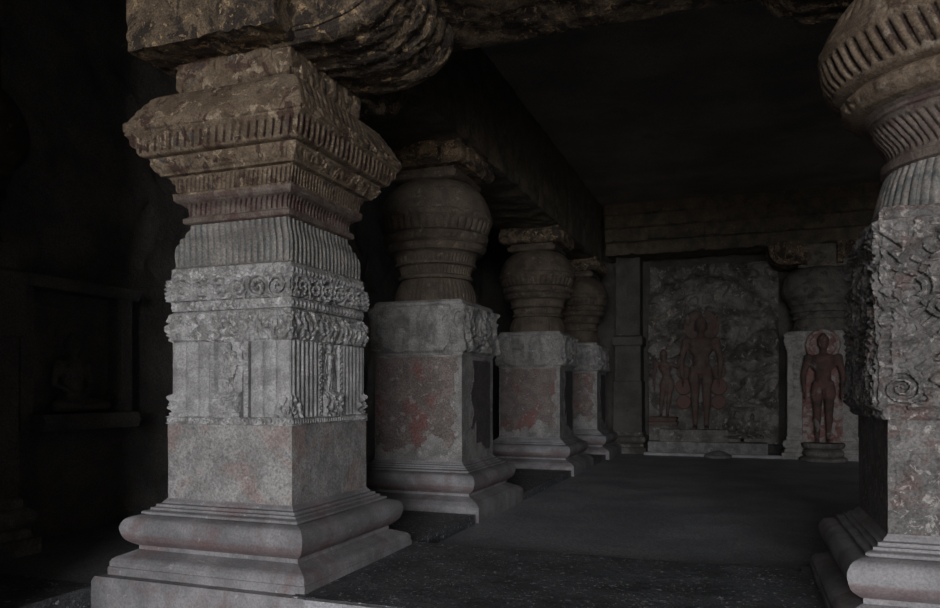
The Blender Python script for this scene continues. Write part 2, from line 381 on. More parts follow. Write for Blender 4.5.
def bracket_arm(p, ax, half, z0, mat, reach=.85, ztop=4.62, res=.03, flat=False):
    """a corbel arm leaving the pillar head along +-X or +-Y with a rounded ribbed underside"""
    hw = half * .99; th = np.linspace(0, 1, max(12, int(1.0 / res)))
    x = np.concatenate([[half * .6], half + .02 + .28 * th[:4] / th[3] * 0.9]); z = np.full(len(x), z0)
    a = np.linspace(0, PI / 2, max(10, int(.9 / res)))
    r1 = reach - (x[-1] - half); h1 = ztop - z0 - .12
    x = np.concatenate([x, x[-1] + r1 * np.sin(a)[1:]]); z = np.concatenate([z, z0 + h1 * (1 - np.cos(a))[1:]])
    x = np.append(x, x[-1]); z = np.append(z, ztop)
    NV = max(16, int(2 * hw / res)); v = np.linspace(-hw, hw, NV)
    XX, VV = np.meshgrid(x, v, indexing='ij'); ZZ = np.broadcast_to(z[:, None], XX.shape).copy()
    dx = np.gradient(x); dzz = np.gradient(z); L = np.hypot(dx, dzz) + 1e-9
    nx, nz = (dzz / L)[:, None], (-dx / L)[:, None]
    t = np.cumsum(L)[:, None] * np.ones_like(VV)
    e = .022 * (foliage(VV, t, 9, 4) - .5) + .02 * ribs(VV + .035, .19) + .015 * band(np.abs(VV), .0, .13, .01)
    e = e * sm(hw, hw - .03, np.abs(VV))
    XX = XX + nx * e; ZZ = ZZ + nz * e
    R, C = XX.shape
    top = [(XX[r, c], VV[r, c], ZZ[r, c]) for r in range(R) for c in range(C)]
    n0 = len(top); V = top + [(half * .6, -hw, ztop), (half * .6, hw, ztop)]
    f = [(r * C + c, r * C + c + 1, (r + 1) * C + c + 1, (r + 1) * C + c) for r in range(R - 1) for c in range(C - 1)]
    f.append(tuple(r * C for r in range(R)) + (n0,)); f.append(tuple(r * C + C - 1 for r in range(R)) + (n0 + 1,))
    f.append(tuple(range(C)) + (n0 + 1, n0)); f.append(tuple((R - 1) * C + c for c in range(C)) + (n0 + 1, n0))
    k = {'+X': 0, '+Y': 1, '-X': 2, '-Y': 3}[ax]; c_, s_ = round(math.cos(k * PI / 2)), round(math.sin(k * PI / 2))
    V = [(a * c_ - b * s_, a * s_ + b * c_, zz) for a, b, zz in V]
    o = link('bracket', V, f, mat, p, angle=35)
    # raised framed panel following the arm's two side faces
    inner = [(half - .02, z0 + .06), (half + .20, z0 + .06)] + [(half + .22 + (reach - .34) * math.sin(b), z0 + .08 + (h1 - .06) * (1 - math.cos(b))) for b in np.linspace(.2, PI / 2, 8)] + [(half + reach - .12, ztop - .03), (half - .02, ztop - .03)]
    for sd in (-1, 1):
        V2 = []; F2 = []
        for (A, B) in zip(inner, inner[1:] + inner[:1]):
            d = Vector((B[0] - A[0], B[1] - A[1])); 
            if d.length < .01: continue
            nn = Vector((-d.y, d.x)).normalized() * .012
            i = len(V2)
            for yy in (hw - .01, hw + .022):
                for q in (Vector(A) + nn, Vector(B) + nn, Vector(B) - nn, Vector(A) - nn): V2.append((q.x, sd * yy, q.y))
            F2 += [(i, i + 1, i + 2, i + 3), (i + 4, i + 5, i + 6, i + 7)] + [(i + j, i + (j + 1) % 4, i + 4 + (j + 1) % 4, i + 4 + j) for j in range(4)]
        # low carved relief filling the frame
        G = 24; xs = np.linspace(half + .01, half + .24, G); zs = np.linspace(z0 + .08, ztop - .05, G); i0 = len(V2)
        for a_ in xs:
            for b_ in zs:
                V2.append((a_, sd * (hw - .004 + .03 * float(foliage(np.array(a_), np.array(b_), 14, 2))), b_))
        F2 += [(i0 + a_ * G + b_, i0 + a_ * G + b_ + 1, i0 + (a_ + 1) * G + b_ + 1, i0 + (a_ + 1) * G + b_) for a_ in range(G - 1) for b_ in range(G - 1)]
        V2 = [(a * c_ - b * s_, a * s_ + b * c_, zz) for a, b, zz in V2]
        link('carved_panel', V2, F2, mat, o, angle=30)
    return o

# ================================================================ the big square pillar
H1 = .578
P1 = empty('carved_pillar', (-3.141 - H1, 4.705 + H1, 0), 'nearest and largest pillar, square from base to capital, with scroll bands and fluted panels', 'pillar')
base_part(P1, H1, M['base'], 150, .012, -.35, 1)
sweep('shaft', [(0, .655), (0, 1.248)], H1, M['shaft'], P1, n=110, dz=.02, wear=.004, seed=2)
def d_dent(k, u, z, s, o):
    t = sm(.25, .45, np.abs(((u / .034) % 1) - .5) * 2)
    return .010 * band(z, 1.262, 1.292, .003) * (1 - t) + .010 * (band(z, 1.246, 1.257, .002) + band(z, 1.298, 1.306, .002))
sweep('dentil_band', [(.002, 1.246), (.002, 1.308)], H1, M['grey'], P1, n=280, dz=.004, disp=d_dent, wear=.003)
def d_flute(k, u, z, s, o):
    """one face: flutes | bead strip | figure niche | bead strip | flutes, with leaf rosettes at the feet of the corners"""
    a = np.abs(s)
    d = np.full(u.shape, -.045)
    fl = sm(.335, .35, a)                                        # outer panels
    per = .062
    conv = .030 * ribs(np.abs(u) - .335 * H1, per if k else .128)
    gap = band(a, .213, .236, .004) + band(a, .325, .35, .004) 
    d = np.where(a > .335, -.040 + conv, d)
    strip = band(a, .235, .325, .008)
    bead = .008 * np.cos(2 * PI * z / .045) * band(a, .255, .305, .01)
    d = d + strip * (.034 + bead * 1.4)
    d = d - .045 * gap
    nich = 1 - sm(.20, .215, a)
    leaf = foliage(u, z, 24, 5)
    d = d + nich * (.022 * leaf + (.03 + .035 * foliage(u, z, 19, 9)) * (1 - sm(1.47, 1.51, z)))
    rr = np.hypot((np.abs(u) - H1) / .175, (z - 1.31) / .185)
    ros = 1 - sm(.88, 1.0, rr)
    an = np.arctan2(z - 1.31, H1 - np.abs(u))
    rosd = -.028 + .030 * (.5 + .5 * np.cos(rr * 16)) * (.6 + .4 * np.cos(an * 11)) + .020 * leaf
    d = d * (1 - ros) + rosd * ros
    return d
sweep('fluted_panel', [(-.0, 1.304), (-.0, 1.889)], H1, M['flute'], P1, n=190, dz=.0075, disp=d_flute, wear=.003)
def d_fol(k, u, z, s, o): return (.026 * foliage(u, z * .9, 20, 11 + k) + .022 * ribs(u + .02 * np.sin(z * 40), .075) * sm(.5, .1, np.abs((z - 2.01) / .2))) * band(z, 1.90, 2.12, .006) - .026
sweep('leaf_band', [(-.03, 1.885), (0, 1.89), (0, 2.13), (-.01, 2.135)], H1, M['grey'], P1, n=190, dz=.008, disp=d_fol, wear=.005)
def d_scr(k, u, z, s, o):
    dot = .5 + .5 * np.cos(2 * PI * u / .055)
    return .042 * scroll(u, z, 2.215, 2.385, 31 + k) * band(z, 2.212, 2.388, .004) - .022 + .014 * dot * (band(z, 2.155, 2.19, .005) + band(z, 2.405, 2.44, .005)) + .006 * (band(z, 2.195, 2.208, .003) + band(z, 2.39, 2.402, .003))
sweep('scroll_band', [(-.005, 2.136), (.003, 2.14), (.003, 2.475), (-.02, 2.487)], H1, M['grey'], P1, n=200, dz=.007, disp=d_scr, wear=.004)
def d_bell(k, u, z, s, o): return -.022 + .026 * ribs(XY(k, s, o, H1), .058)
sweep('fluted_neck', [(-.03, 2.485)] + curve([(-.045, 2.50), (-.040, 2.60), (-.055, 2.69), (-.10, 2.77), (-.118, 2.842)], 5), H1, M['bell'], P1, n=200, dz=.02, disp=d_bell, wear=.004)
def d_ring(k, u, z, s, o):
    U = XY(k, s, o, H1)
    return -.020 * (1 - ribs(U, .048)) * band(z, 2.915, 3.0, .01) - .024 * (1 - ribs(U, .042)) * band(z, 3.085, 3.19, .012)
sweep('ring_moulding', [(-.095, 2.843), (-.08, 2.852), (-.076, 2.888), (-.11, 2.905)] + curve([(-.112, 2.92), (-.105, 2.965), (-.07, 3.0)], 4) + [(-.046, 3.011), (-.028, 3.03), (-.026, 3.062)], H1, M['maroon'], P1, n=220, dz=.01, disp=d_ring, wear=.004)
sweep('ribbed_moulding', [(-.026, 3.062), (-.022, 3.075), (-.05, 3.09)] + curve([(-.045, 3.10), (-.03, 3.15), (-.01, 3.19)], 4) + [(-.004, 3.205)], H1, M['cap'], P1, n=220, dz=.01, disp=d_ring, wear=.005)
def d_fillet(k, u, z, s, o): return .018 * foliage(u, z, 20, 40 + k) * band(z, 3.235, 3.305, .008)
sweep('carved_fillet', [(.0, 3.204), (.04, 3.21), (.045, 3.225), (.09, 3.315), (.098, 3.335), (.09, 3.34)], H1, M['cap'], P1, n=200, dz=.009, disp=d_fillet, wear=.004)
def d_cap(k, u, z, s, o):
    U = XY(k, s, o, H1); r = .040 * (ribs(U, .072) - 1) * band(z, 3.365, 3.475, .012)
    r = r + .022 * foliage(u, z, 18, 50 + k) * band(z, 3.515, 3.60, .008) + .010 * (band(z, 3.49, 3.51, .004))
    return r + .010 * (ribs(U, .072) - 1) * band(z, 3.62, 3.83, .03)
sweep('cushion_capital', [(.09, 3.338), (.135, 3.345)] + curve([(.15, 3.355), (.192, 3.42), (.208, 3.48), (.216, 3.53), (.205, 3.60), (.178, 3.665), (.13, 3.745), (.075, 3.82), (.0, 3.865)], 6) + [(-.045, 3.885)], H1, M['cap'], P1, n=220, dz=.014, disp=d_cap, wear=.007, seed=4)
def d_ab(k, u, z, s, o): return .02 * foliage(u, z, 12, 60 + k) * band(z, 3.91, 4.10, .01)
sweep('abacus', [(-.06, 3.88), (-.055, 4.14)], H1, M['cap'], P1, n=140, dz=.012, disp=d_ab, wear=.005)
for ax in ('+X', '+Y'): bracket_arm(P1, ax, H1, 4.13, M['brack'], res=.016 if ax == '+X' else .03)
# square-ended arm towards the porch
def d_blk(u, q): return .022 * (foliage(u, q, 7, 3) - .4)
loft('porch_bracket', [(-.72, 4.13), (.60, 4.13), (.60, 4.62), (-.72, 4.62)], -H1 - .27, -H1 + .3, .03, 'Y', M['brack'], P1, disp=d_blk, seg=.03)
for k, (dx, dy, rz) in enumerate(((0, -H1 + .028, 0), (H1 - .028, 0, PI / 2))):
    body_mesh('carved_figure', standing(.40, female=True, hipshift=.02, face=False), M['grey'], .006, P1, (dx, dy, 1.485), rz, 2)

# ================================================================ pillars with round cushion capitals
def round_pillar(loc, label, H, group=None, q=1., cz=1., rk=1., zbot=-.02, mats=('base', 'plast', 'jamb', 'fard'), big=False):
    p = empty('carved_pillar', loc, label, 'pillar', group)
    n = int(60 * q)
    base_part(p, H, M[mats[0]], n, .02 / max(q, .6), zbot, 5, step=1)
    def S(pts): return [(a * rk + 0, z * cz) for a, z in pts]
    if not big:
        sweep('shaft', [(0, .655), (0, 1.95)], H, M['jamb'], p, n=n, dz=.04, wear=.006, seed=6)
        for k, (mt, seed) in enumerate((('plast', 3), ('dkplast', 8))):            # peeling coats of plaster on two faces
            W = .56 if k == 0 else .43
            xs = np.linspace(-W, W, 60); zs = np.linspace(.72, 1.93, 72); V = []; F = []; idx = {}
            XX, ZZ = np.meshgrid(xs, zs, indexing='ij')
            edge = np.minimum((W - XX) / .26, np.minimum((ZZ - .70) / .42 - .1 * np.sin(XX * 5), (1.95 - ZZ) / .12 + .3))
            if k == 1: edge = np.minimum((W + XX) / .3 - .1, np.minimum((ZZ - .72) / .25, (1.95 - ZZ) / .12 + .1))
            keep = (np.clip(edge, 0, 1) + (fbm(XX * 5 + seed, ZZ * 5, seed, 4) - .5) * 1.5) > .35
            if k == 1: keep &= ~((XX < -.12) & (ZZ < 1.25 + XX)) 
            th = -H - .012 - .004 * fbm(XX * 9, ZZ * 9, 2, 3)
            for i in range(59):
                for j in range(71):
                    if keep[i, j] and keep[i + 1, j] and keep[i, j + 1] and keep[i + 1, j + 1]:
                        ids = []
                        for a, b in ((i, j), (i + 1, j), (i + 1, j + 1), (i, j + 1)):
                            if (a, b) not in idx:
                                idx[(a, b)] = len(V); x, y, z = XX[a, b], th[a, b], ZZ[a, b]
                                V.append((x, y, z) if k == 0 else (-y, x, z))
                            ids.append(idx[(a, b)])
                        F.append(tuple(ids))
            # give the coat its thickness
            m0 = len(V); cnt = {}
            for f in F:
                for a, b in zip(f, f[1:] + f[:1]): cnt[(a, b)] = 1
            V += [((v[0], -H + .002, v[2]) if k == 0 else (H - .002, v[1], v[2])) for v in V]
            F += [(a, m0 + a, m0 + b, b) for (a, b) in list(cnt) if (b, a) not in cnt]
            o = link('plaster_coat', V, F, M[mt], p, angle=30)
            o['label'] = 'peeling dark red plaster' if k == 0 else 'dark plaster patch'
        def d_bl(k, u, z, s, o):
            big_ = .5 + .5 * np.cos(np.hypot((np.abs(u) - .25) / .16, (z - 2.3) / .2) * 5)
            return (.055 if k == 0 else .07) * (.55 * big_ + .6 * foliage(u, z, 8, 70 + k)) * band(z, 1.99, 2.56, .02) - .012
        sweep('relief_block', [(-.01, 1.94), (.02, 1.955), (.015, 2.60), (-.02, 2.63)], H, M['jamb'], p, n=int(100 * q), dz=.016 / q, disp=d_bl, wear=.012)
        R = .50
        f0 = 2.60
        def rib_(per, a, b, amp, base_=0):
            return lambda k, u, z, s, o: amp * (ribs(u, per) - 1) * band(z, a, b, .012)
        nr = int(56 * q)
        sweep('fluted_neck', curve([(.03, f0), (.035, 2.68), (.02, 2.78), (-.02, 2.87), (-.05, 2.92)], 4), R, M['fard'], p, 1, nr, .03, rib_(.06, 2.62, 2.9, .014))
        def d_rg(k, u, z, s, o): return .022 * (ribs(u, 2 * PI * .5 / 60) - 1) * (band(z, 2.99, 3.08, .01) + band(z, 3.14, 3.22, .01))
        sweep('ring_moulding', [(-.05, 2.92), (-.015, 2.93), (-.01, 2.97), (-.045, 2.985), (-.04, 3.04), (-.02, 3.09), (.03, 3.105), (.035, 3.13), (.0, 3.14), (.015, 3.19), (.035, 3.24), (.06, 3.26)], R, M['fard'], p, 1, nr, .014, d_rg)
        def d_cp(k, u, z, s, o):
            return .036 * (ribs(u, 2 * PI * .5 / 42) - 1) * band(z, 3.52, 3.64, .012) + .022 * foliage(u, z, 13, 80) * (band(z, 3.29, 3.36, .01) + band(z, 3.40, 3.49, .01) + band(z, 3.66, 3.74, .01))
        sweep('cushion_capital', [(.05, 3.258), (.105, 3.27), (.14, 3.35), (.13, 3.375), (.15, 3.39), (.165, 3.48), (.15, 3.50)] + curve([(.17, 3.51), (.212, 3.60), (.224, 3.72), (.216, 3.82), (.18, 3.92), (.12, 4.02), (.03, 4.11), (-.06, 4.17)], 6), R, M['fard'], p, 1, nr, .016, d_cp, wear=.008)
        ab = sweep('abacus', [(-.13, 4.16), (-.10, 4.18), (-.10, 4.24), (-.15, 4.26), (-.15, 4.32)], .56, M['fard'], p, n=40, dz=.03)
        def d_bk(k, u, z, s, o): return .05 * (.5 * ribs(u, .14) + .5 * foliage(u, z, 7, 15)) * band(z, 4.33, 4.52, .02)
        sweep('bracket', [(-.04, 4.30), (-.02, 4.32), (-.02, 4.60)], H, M['brack'], p, n=int(50 * q), dz=.02, disp=d_bk, wear=.02)
    return p
HR = .585
c2 = (-3.165 - HR, 8.32 + HR, 0)
round_pillar(c2, 'pillar with round cushion capital just behind the big square pillar, red plaster on its shaft', HR, q=1.6)
round_pillar((-3.145 - HR, 13.33 + HR, 0), 'third pillar of the left row, round capital and peeling red patch, deeper in the hall', HR, q=1.1)
round_pillar((-3.10 - HR, 17.35 - .55 + HR, 0), 'farthest and dimmest pillar of the left row, against the back wall', HR, q=.9)

# ================================================================ right foreground pillar
H5 = .585
P5 = empty('carved_pillar', (.813 + H5, 4.988 + H5, 0), 'right foreground pillar cut by the frame, garland relief under a big ribbed round capital', 'pillar')
base_part(P5, H5, M['base'], 120, .014, -.35, 9)
sweep('shaft', [(0, .655), (0, 1.34)], H5, M['p5'], P5, n=90, dz=.025, wear=.005, seed=3)
def garl(u, z, pts, w):
    """distance ridge to a polyline in face coordinates, beaded"""
    best = np.full(u.shape, 9.); al = np.zeros(u.shape); acc = 0
    for (a, b), (c, d) in zip(pts[:-1], pts[1:]):
        L = math.hypot(c - a, d - b); t = np.clip(((u - a) * (c - a) + (z - b) * (d - b)) / L / L, 0, 1)
        r = np.hypot(u - a - t * (c - a), z - b - t * (d - b)); m = r < best
        best = np.where(m, r, best); al = np.where(m, acc + t * L, al); acc += L
    return (1 - sm(w * .7, w, best)), al
def d_rel(k, u, z, s, o):
    x = u + H5                                          # metres from the left edge of the face
    x = np.where(x > H5, 2 * H5 - x, x)
    f = foliage(u, z, 9, 90 + k)
    d = .045 * foliage(u, z, 13, 90 + k) * band(z, 1.40, 2.52, .02) + .005
    g1, al = garl(x, z, [(.10, 1.95), (.13, 1.82), (.20, 1.68), (.30, 1.57), (.45, 1.50), (.6, 1.48)], .05)
    bead = .5 + .5 * np.cos(2 * PI * al / .045)
    d = d * (1 - g1) + g1 * (.038 + .022 * bead)
    g2, al2 = garl(x, z, [(.055, 2.0), (.045, 1.8), (.05, 1.62)], .035)
    d = d * (1 - g2) + g2 * (.03 + .016 * np.cos(2 * PI * al2 / .05))
    for cx, cz, R in ((.17, 2.10, .12), (.12, 1.52, .10), (.30, 2.0, .09)):
        r = np.hypot(x - cx, z - cz); a = np.arctan2(z - cz, x - cx); e = 1 - sm(R * .85, R, r)
        d = d * (1 - e) + e * (.0 + .05 * sm(.25, .75, .5 + .5 * np.cos(2 * PI * r / (R * .42) - a)))
    rr = np.hypot(x - .42, (z - 2.12)); e = band(rr, .24, .33, .006)
    med = sm(-.1, .4, np.cos(np.arctan2(z - 2.12, x - .42) * 22) * np.cos((rr - .285) / .09 * PI))
    d = d * (1 - e) + e * (-.005 + .032 * med) + .012 * (band(rr, .225, .24, .003) + band(rr, .33, .345, .003))
    d = d + .012 * foliage(u, z, 26, 7)
    if k != 0: d = d + .05 * (fbm(u * 5, z * 5, 33, 3) - .4)
    return d * sm(1.0, .97, np.abs(s)) + .01
sweep('garland_relief', [(.0, 1.335), (.02, 1.36), (.02, 2.56), (-.01, 2.60)], H5, M['p5'], P5, n=170, dz=.009, disp=d_rel, wear=.01)
nr = 150
def d5n(k, u, z, s, o): return .018 * (ribs(u, .062) - 1)
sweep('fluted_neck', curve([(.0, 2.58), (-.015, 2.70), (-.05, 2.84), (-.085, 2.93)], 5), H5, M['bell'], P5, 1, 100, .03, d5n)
def d5r(k, u, z, s, o): return .030 * (ribs(u + z * .5, .055) - 1) * band(z, 3.03, 3.21, .012)
sweep('ring_moulding', [(-.085, 2.925), (-.058, 2.935), (-.055, 2.985), (-.095, 3.0), (-.09, 3.03), (-.08, 3.07), (-.05, 3.12), (-.015, 3.18), (.008, 3.225), (.012, 3.25), (.03, 3.26), (.035, 3.28), (.065, 3.30)], H5, M['ring5'], P5, 1, 100, .012, d5r)
def d5c(k, u, z, s, o):
    t = u + z * .25; q5 = 2 * PI * H5 / 68
    return .050 * (ribs(t, q5) - 1) * band(z, 3.49, 3.68, .015) + .02 * (foliage(u, z, 11, 5) - .4) * (band(z, 3.35, 3.42, .01) + band(z, 3.73, 3.80, .01)) + .022 * (ribs(t, q5) - 1) * band(z, 3.84, 4.1, .02)
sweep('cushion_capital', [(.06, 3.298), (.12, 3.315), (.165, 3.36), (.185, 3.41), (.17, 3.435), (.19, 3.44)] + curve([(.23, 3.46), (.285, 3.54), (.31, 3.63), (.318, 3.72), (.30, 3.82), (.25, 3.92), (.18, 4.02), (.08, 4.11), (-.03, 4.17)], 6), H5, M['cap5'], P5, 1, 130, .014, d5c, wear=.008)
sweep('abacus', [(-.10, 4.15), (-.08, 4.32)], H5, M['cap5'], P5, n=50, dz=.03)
for ax in ('+X', '+Y', '-X', '-Y'): bracket_arm(P5, ax, .55, 4.28, M['brack'], reach=.75, ztop=4.80, res=.025 if ax == '-X' else .05)

# ================================================================ pilasters
def flat_pilaster(name, x0, x1, y0, y1, label, cat, group=None, cap=True, mat='jamb', statue=False, left=False):
    cx, hw = (x0 + x1) / 2, (x1 - x0) / 2
    p = empty(name, (cx, (y0 + y1) / 2, 0), label, cat, group)
    d = (y1 - y0) / 2
    def ring(nm, prof, m, disp=None, rk=1):
        # a swept rectangle: same mouldings, plan hw x d
        o = sweep(nm, prof, hw, M[m], p, n=44, dz=.02, disp=disp, wear=.008)
        v = np.empty(len(o.data.vertices) * 3); o.data.vertices.foreach_get('co', v); v = v.reshape(-1, 3)
        v[:, 1] *= d / hw; o.data.vertices.foreach_set('co', v.ravel()); o.data.update(); return o
    ring('base', [(.12, -.02), (.12, .14), (.07, .15), (.06, .22), (.03, .24)] + arc(.05, .25, .05, .42, .05) + [(.02, .43), (.02, .50), (0, .52)], mat)
    return p, ring, cx, hw
PS, ring, cx, hw = flat_pilaster('statue_pilaster', .95, 2.36, 18.02, 18.9, mat='jambl', label= 'grey pilaster with carved jambs and round capital around the red-stained statue', cat='pilaster')
def d_j(k, u, z, s, o):
    if k != 0: return np.zeros(u.shape)
    a = np.abs(s); jam = sm(.62, .66, a)
    d = -.16 * (1 - sm(.50, .56, a)) * (1 - sm(2.55, 2.75, z + .9 * a * a)) * sm(.5, .55, z)
    e = band(a, .55, .80, .02) * sm(1.3, 1.7, z)
    return d + .10 * foliage(u, z, 9, 4) * e + .08 * foliage(u, z, 8, 7) * sm(2.35, 2.6, z)
ring('shaft', [(0, .5), (0, 2.85)], 'jambl', d_j)
R = .60
def pil_cap(p, R, m, yoff, seed=0, q=40):
    o = [sweep('fluted_neck', curve([(.0, 2.84), (.0, 2.90), (-.05, 3.05), (-.08, 3.14)], 4), R, M[m], p, 1, q, .03),
         sweep('ring_moulding', [(-.08, 3.13), (-.02, 3.14), (-.01, 3.19), (-.05, 3.20), (-.02, 3.28), (.03, 3.30), (.03, 3.36), (-.01, 3.37), (.03, 3.44), (.07, 3.46), (.09, 3.56)], R, M[m], p, 1, q, .02,
               lambda k, u, z, s, o: .02 * (ribs(u, .09) - 1) * (band(z, 3.2, 3.28, .01) + band(z, 3.38, 3.45, .01))),
         sweep('cushion_capital', curve([(.08, 3.55), (.18, 3.66), (.22, 3.80), (.21, 3.95), (.15, 4.10), (.03, 4.24), (-.1, 4.30)], 5), R, M[m], p, 1, q, .03,
               lambda k, u, z, s, o: .022 * (ribs(u, .09) - 1) * band(z, 3.66, 3.80, .01)),
         sweep('abacus', [(-.12, 4.28), (-.12, 4.84)], R, M[m], p, n=20, dz=.05)]
    for e in o: e.location.y = yoff
pil_cap(PS, .60, 'pcap', .1)
for ax in ('-X', '+X'): 
    o = bracket_arm(PS, ax, .5, 4.36, M['brack'], reach=.6, ztop=4.86, res=.05)
# stepped half pilaster beside the far left pillar
P6, ring, cx, hw = flat_pilaster('stepped_pilaster', -2.98, -2.30, 18.35, 19.05, mat='panel', label='narrow dark stepped pilaster between the farthest left pillar and the relief panel', cat='pilaster')
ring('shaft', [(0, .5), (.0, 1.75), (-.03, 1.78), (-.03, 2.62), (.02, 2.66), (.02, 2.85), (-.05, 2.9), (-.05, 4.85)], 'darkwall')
# pilaster on the left wall
P7, ring, cx, hw = flat_pilaster('wall_pilaster', -7.0, -6.3, 4.2, 5.0, 'barely visible dark pilaster with round capital on the left wall', 'pilaster')
ring('shaft', [(0, .5), (0, 2.0), (.04, 2.02), (.04, 2.6), (0, 2.64), (0, 2.86)], 'wall')
pil_cap(P7, .40, 'fard', 0, q=30)

# ================================================================ statues
xs0 = 1.66
ST = empty('standing_statue', (xs0, 17.86, .39), 'red-stained standing nude statue in the pilaster at the right of the back wall', 'statue')
o = body_mesh('body', standing(2.36, face=False), M['figr'], .02, ST)
def disc(name, r, y0, y1, z, mat, parent, n=40, flat=1., x=0., rim=0):
    pr = []
    V = []; F = []
    prof = [(0.001, y0 - .02), (r * .7, y0 - .015), (r * .78, y0 - rim), (r * .93, y0 - rim), (r, y0 + .01), (r, y1)]
    for (a, b) in prof:
        for k in range(n):
            t = 2 * PI * k / n; w = a * (1 + .02 * math.cos(12 * t)); V.append((x + w * math.cos(t), b, z + w * math.sin(t) * flat))
    for i in range(len(prof) - 1):
        for k in range(n): F.append((i * n + k, i * n + (k + 1) % n, (i + 1) * n + (k + 1) % n, (i + 1) * n + k))
    F.append(tuple(range(n))); F.append(tuple((len(prof) - 1) * n + k for k in range(n)))
    return link(name, V, F, mat, parent, angle=30)
disc('halo', .36, .10, .24, 2.14, M['halo'], ST, rim=.05)
# red painted slab behind the legs
bz = np.linspace(0.0, 1.9, 60); bx = np.linspace(-.40, .40, 40); XX, ZZ = np.meshgrid(bx, bz)
YY = .16 - .05 * foliage(XX, ZZ, 6, 4)
o = sheet('backing_slab', np.stack([XX, YY, ZZ], -1), M['halo'], ST, thick=.12); o['label'] = 'red and white carved backing behind the legs'
sweep('lotus_pedestal', [(.16, -.39), (.16, -.33), (.10, -.30)] + arc(.06, -.29, .06, -.16, .04) + [(.03, -.14), (.10, -.10), (.12, -.04), (.10, .0)], .32, M['panel'], ST, 1, 26, .02, lambda k, u, z, s, o: .02 * (ribs(u, .13) - 1) * band(z, -.12, -.03, .01))
PX = -.93
def relief_y(x): return 18.62
FG = empty('relief_figure', (PX, 18.50, .60), 'tall dark standing nude figure carved in the middle of the back wall relief', 'relief figure')
body_mesh('body', standing(2.68, face=True), M['figd'], .022, FG)
disc('halo', .42, .14, .24, 2.48, M['figd'], FG, rim=.03, flat=1.0)
for g in (-1, 1):
    for zz, rr, mm in ((1.38, .17, 'figd'), (1.03, .20, 'redl'), (.66, .17, 'redl')):
        o = disc('lotus_petal', rr, .12, .24, zz, M[mm], FG, n=24, x=g * .40, rim=.02)
        if mm == 'redl': o['label'] = 'reddish petal beside the legs'
box('plinth', -.95, .62, -.12, .22, -.31, 0., M['panel'], FG)
AT = empty('relief_figure', (-1.78, 18.48, .90), 'smaller female attendant with raised arm, left of the tall standing relief figure', 'relief figure')
body_mesh('body', standing(1.62, female=True, hipshift=.045, arm_up=True), M['figd'], .016, AT)
disc('parasol', .40, .10, .2, 1.62, M['panel'], AT, rim=.03, flat=.55)
sweep('pedestal', [(.05, -.18), (.06, -.12), (.02, -.10), (.06, -.03), (.03, 0)], .27, M['figd'], AT, 0, 14, .02, lambda k, u, z, s, o: .02 * (ribs(u, .12) - 1) * band(z, -.1, -.03, .01))
for (xx, hh, zz, lb) in ((-.22, .78, .38, 'small seated figure low at the right of the tall relief figure'), (.22, .62, .40, 'smallest seated figure at the lower right corner of the relief panel'), (.02, .70, 1.12, 'seated figure above the two low seated ones, right of the tall relief figure')):
    S_ = empty('seated_relief_figure', (xx, 18.56, zz), lb, 'relief figure')
    body_mesh('body', seated(hh), M['panel'], .018, S_)
    box('ledge', -.26, .26, -.14, .2, -.06, .02, M['panel'], S_)

# ================================================================ the carved back panel
zz = np.linspace(.28, 4.60, 230); xx = np.linspace(-2.16, .80, 160); XX, ZZ = np.meshgrid(xx, zz)
dome = np.hypot((XX - PX) / 1.75, np.maximum(ZZ - 2.6, 0) / 1.65)
dd = .13 * foliage(XX, ZZ, 2.6, 101) + .07 * foliage(XX, ZZ, 6, 104)
amp = .35 + .65 * sm(2.0, 3.0, ZZ + .8 * np.abs(XX - PX)); amp = amp * (1 - .75 * (1 - sm(.45, .75, np.hypot((XX - PX) / 1., (ZZ - 1.9) / 2.2))))
lob = .16 * (1 - sm(.7, 1., np.hypot((XX - .30) / .42, (ZZ - 1.25) / .85))) * fbm(XX * 3, ZZ * 3, 9, 3)
YY = 18.74 - dd * amp - lob + .25 * sm(.95, 1.1, dome)
o = sheet('stone_relief', np.stack([XX, YY, ZZ], -1), M['panel'], None, thick=.3)
tag(o, 'big weathered relief panel of foliage and figures covering the back wall', 'relief panel')
o = box('panel_ledge', -2.14, .55, 18.25, 18.9, 0, .31, M['jamb']); tag(o, 'plain grey stone ledge under the back wall relief panel', 'ledge')

# moonstone at the threshold
pr = [(.12, 0), (.13, .05), (.05, .09), (-.06, .14), (-.14, .15)]
o = sweep('threshold_boss', [(a, z) for a, z in pr], .18, M['jamb'], None, 1, 16, .02, lambda k, u, z, s, o: .03 * (ribs(u, .14) - 1)); o.location = (-.52, 17.86, 0)
tag(o, 'small carved lotus boss on the floor in front of the back threshold', 'carving')

# ================================================================ setting
YM = -12.                                     # the cave mouth lies this far behind the camera
def ground(name, x0, x1, y0, y1, z, mat, step=.12, amp=.012, thick=.5):
    X_, Y_ = np.meshgrid(np.arange(x0, x1 + 1e-6, (x1 - x0) / max(2, int((x1 - x0) / step))), np.arange(y0, y1 + 1e-6, (y1 - y0) / max(2, int((y1 - y0) / step))))
    Z_ = z + amp * (fbm(X_ * 1.3, Y_ * 1.3, 5, 4) - .6)
    return struct(sheet(name, np.stack([X_, Y_, Z_], -1), M[mat], None, thick=thick, back=(0, 0, -1), angle=60))
ground('floor', -7.1, 8.5, 4.40, 19.6, 0, 'floor')
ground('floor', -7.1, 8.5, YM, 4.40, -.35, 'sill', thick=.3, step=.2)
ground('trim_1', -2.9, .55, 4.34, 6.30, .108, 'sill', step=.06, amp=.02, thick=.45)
struct(box('trim_2', -2.775, .43, 4.29, 4.36, -.36, .100, M['edge']))
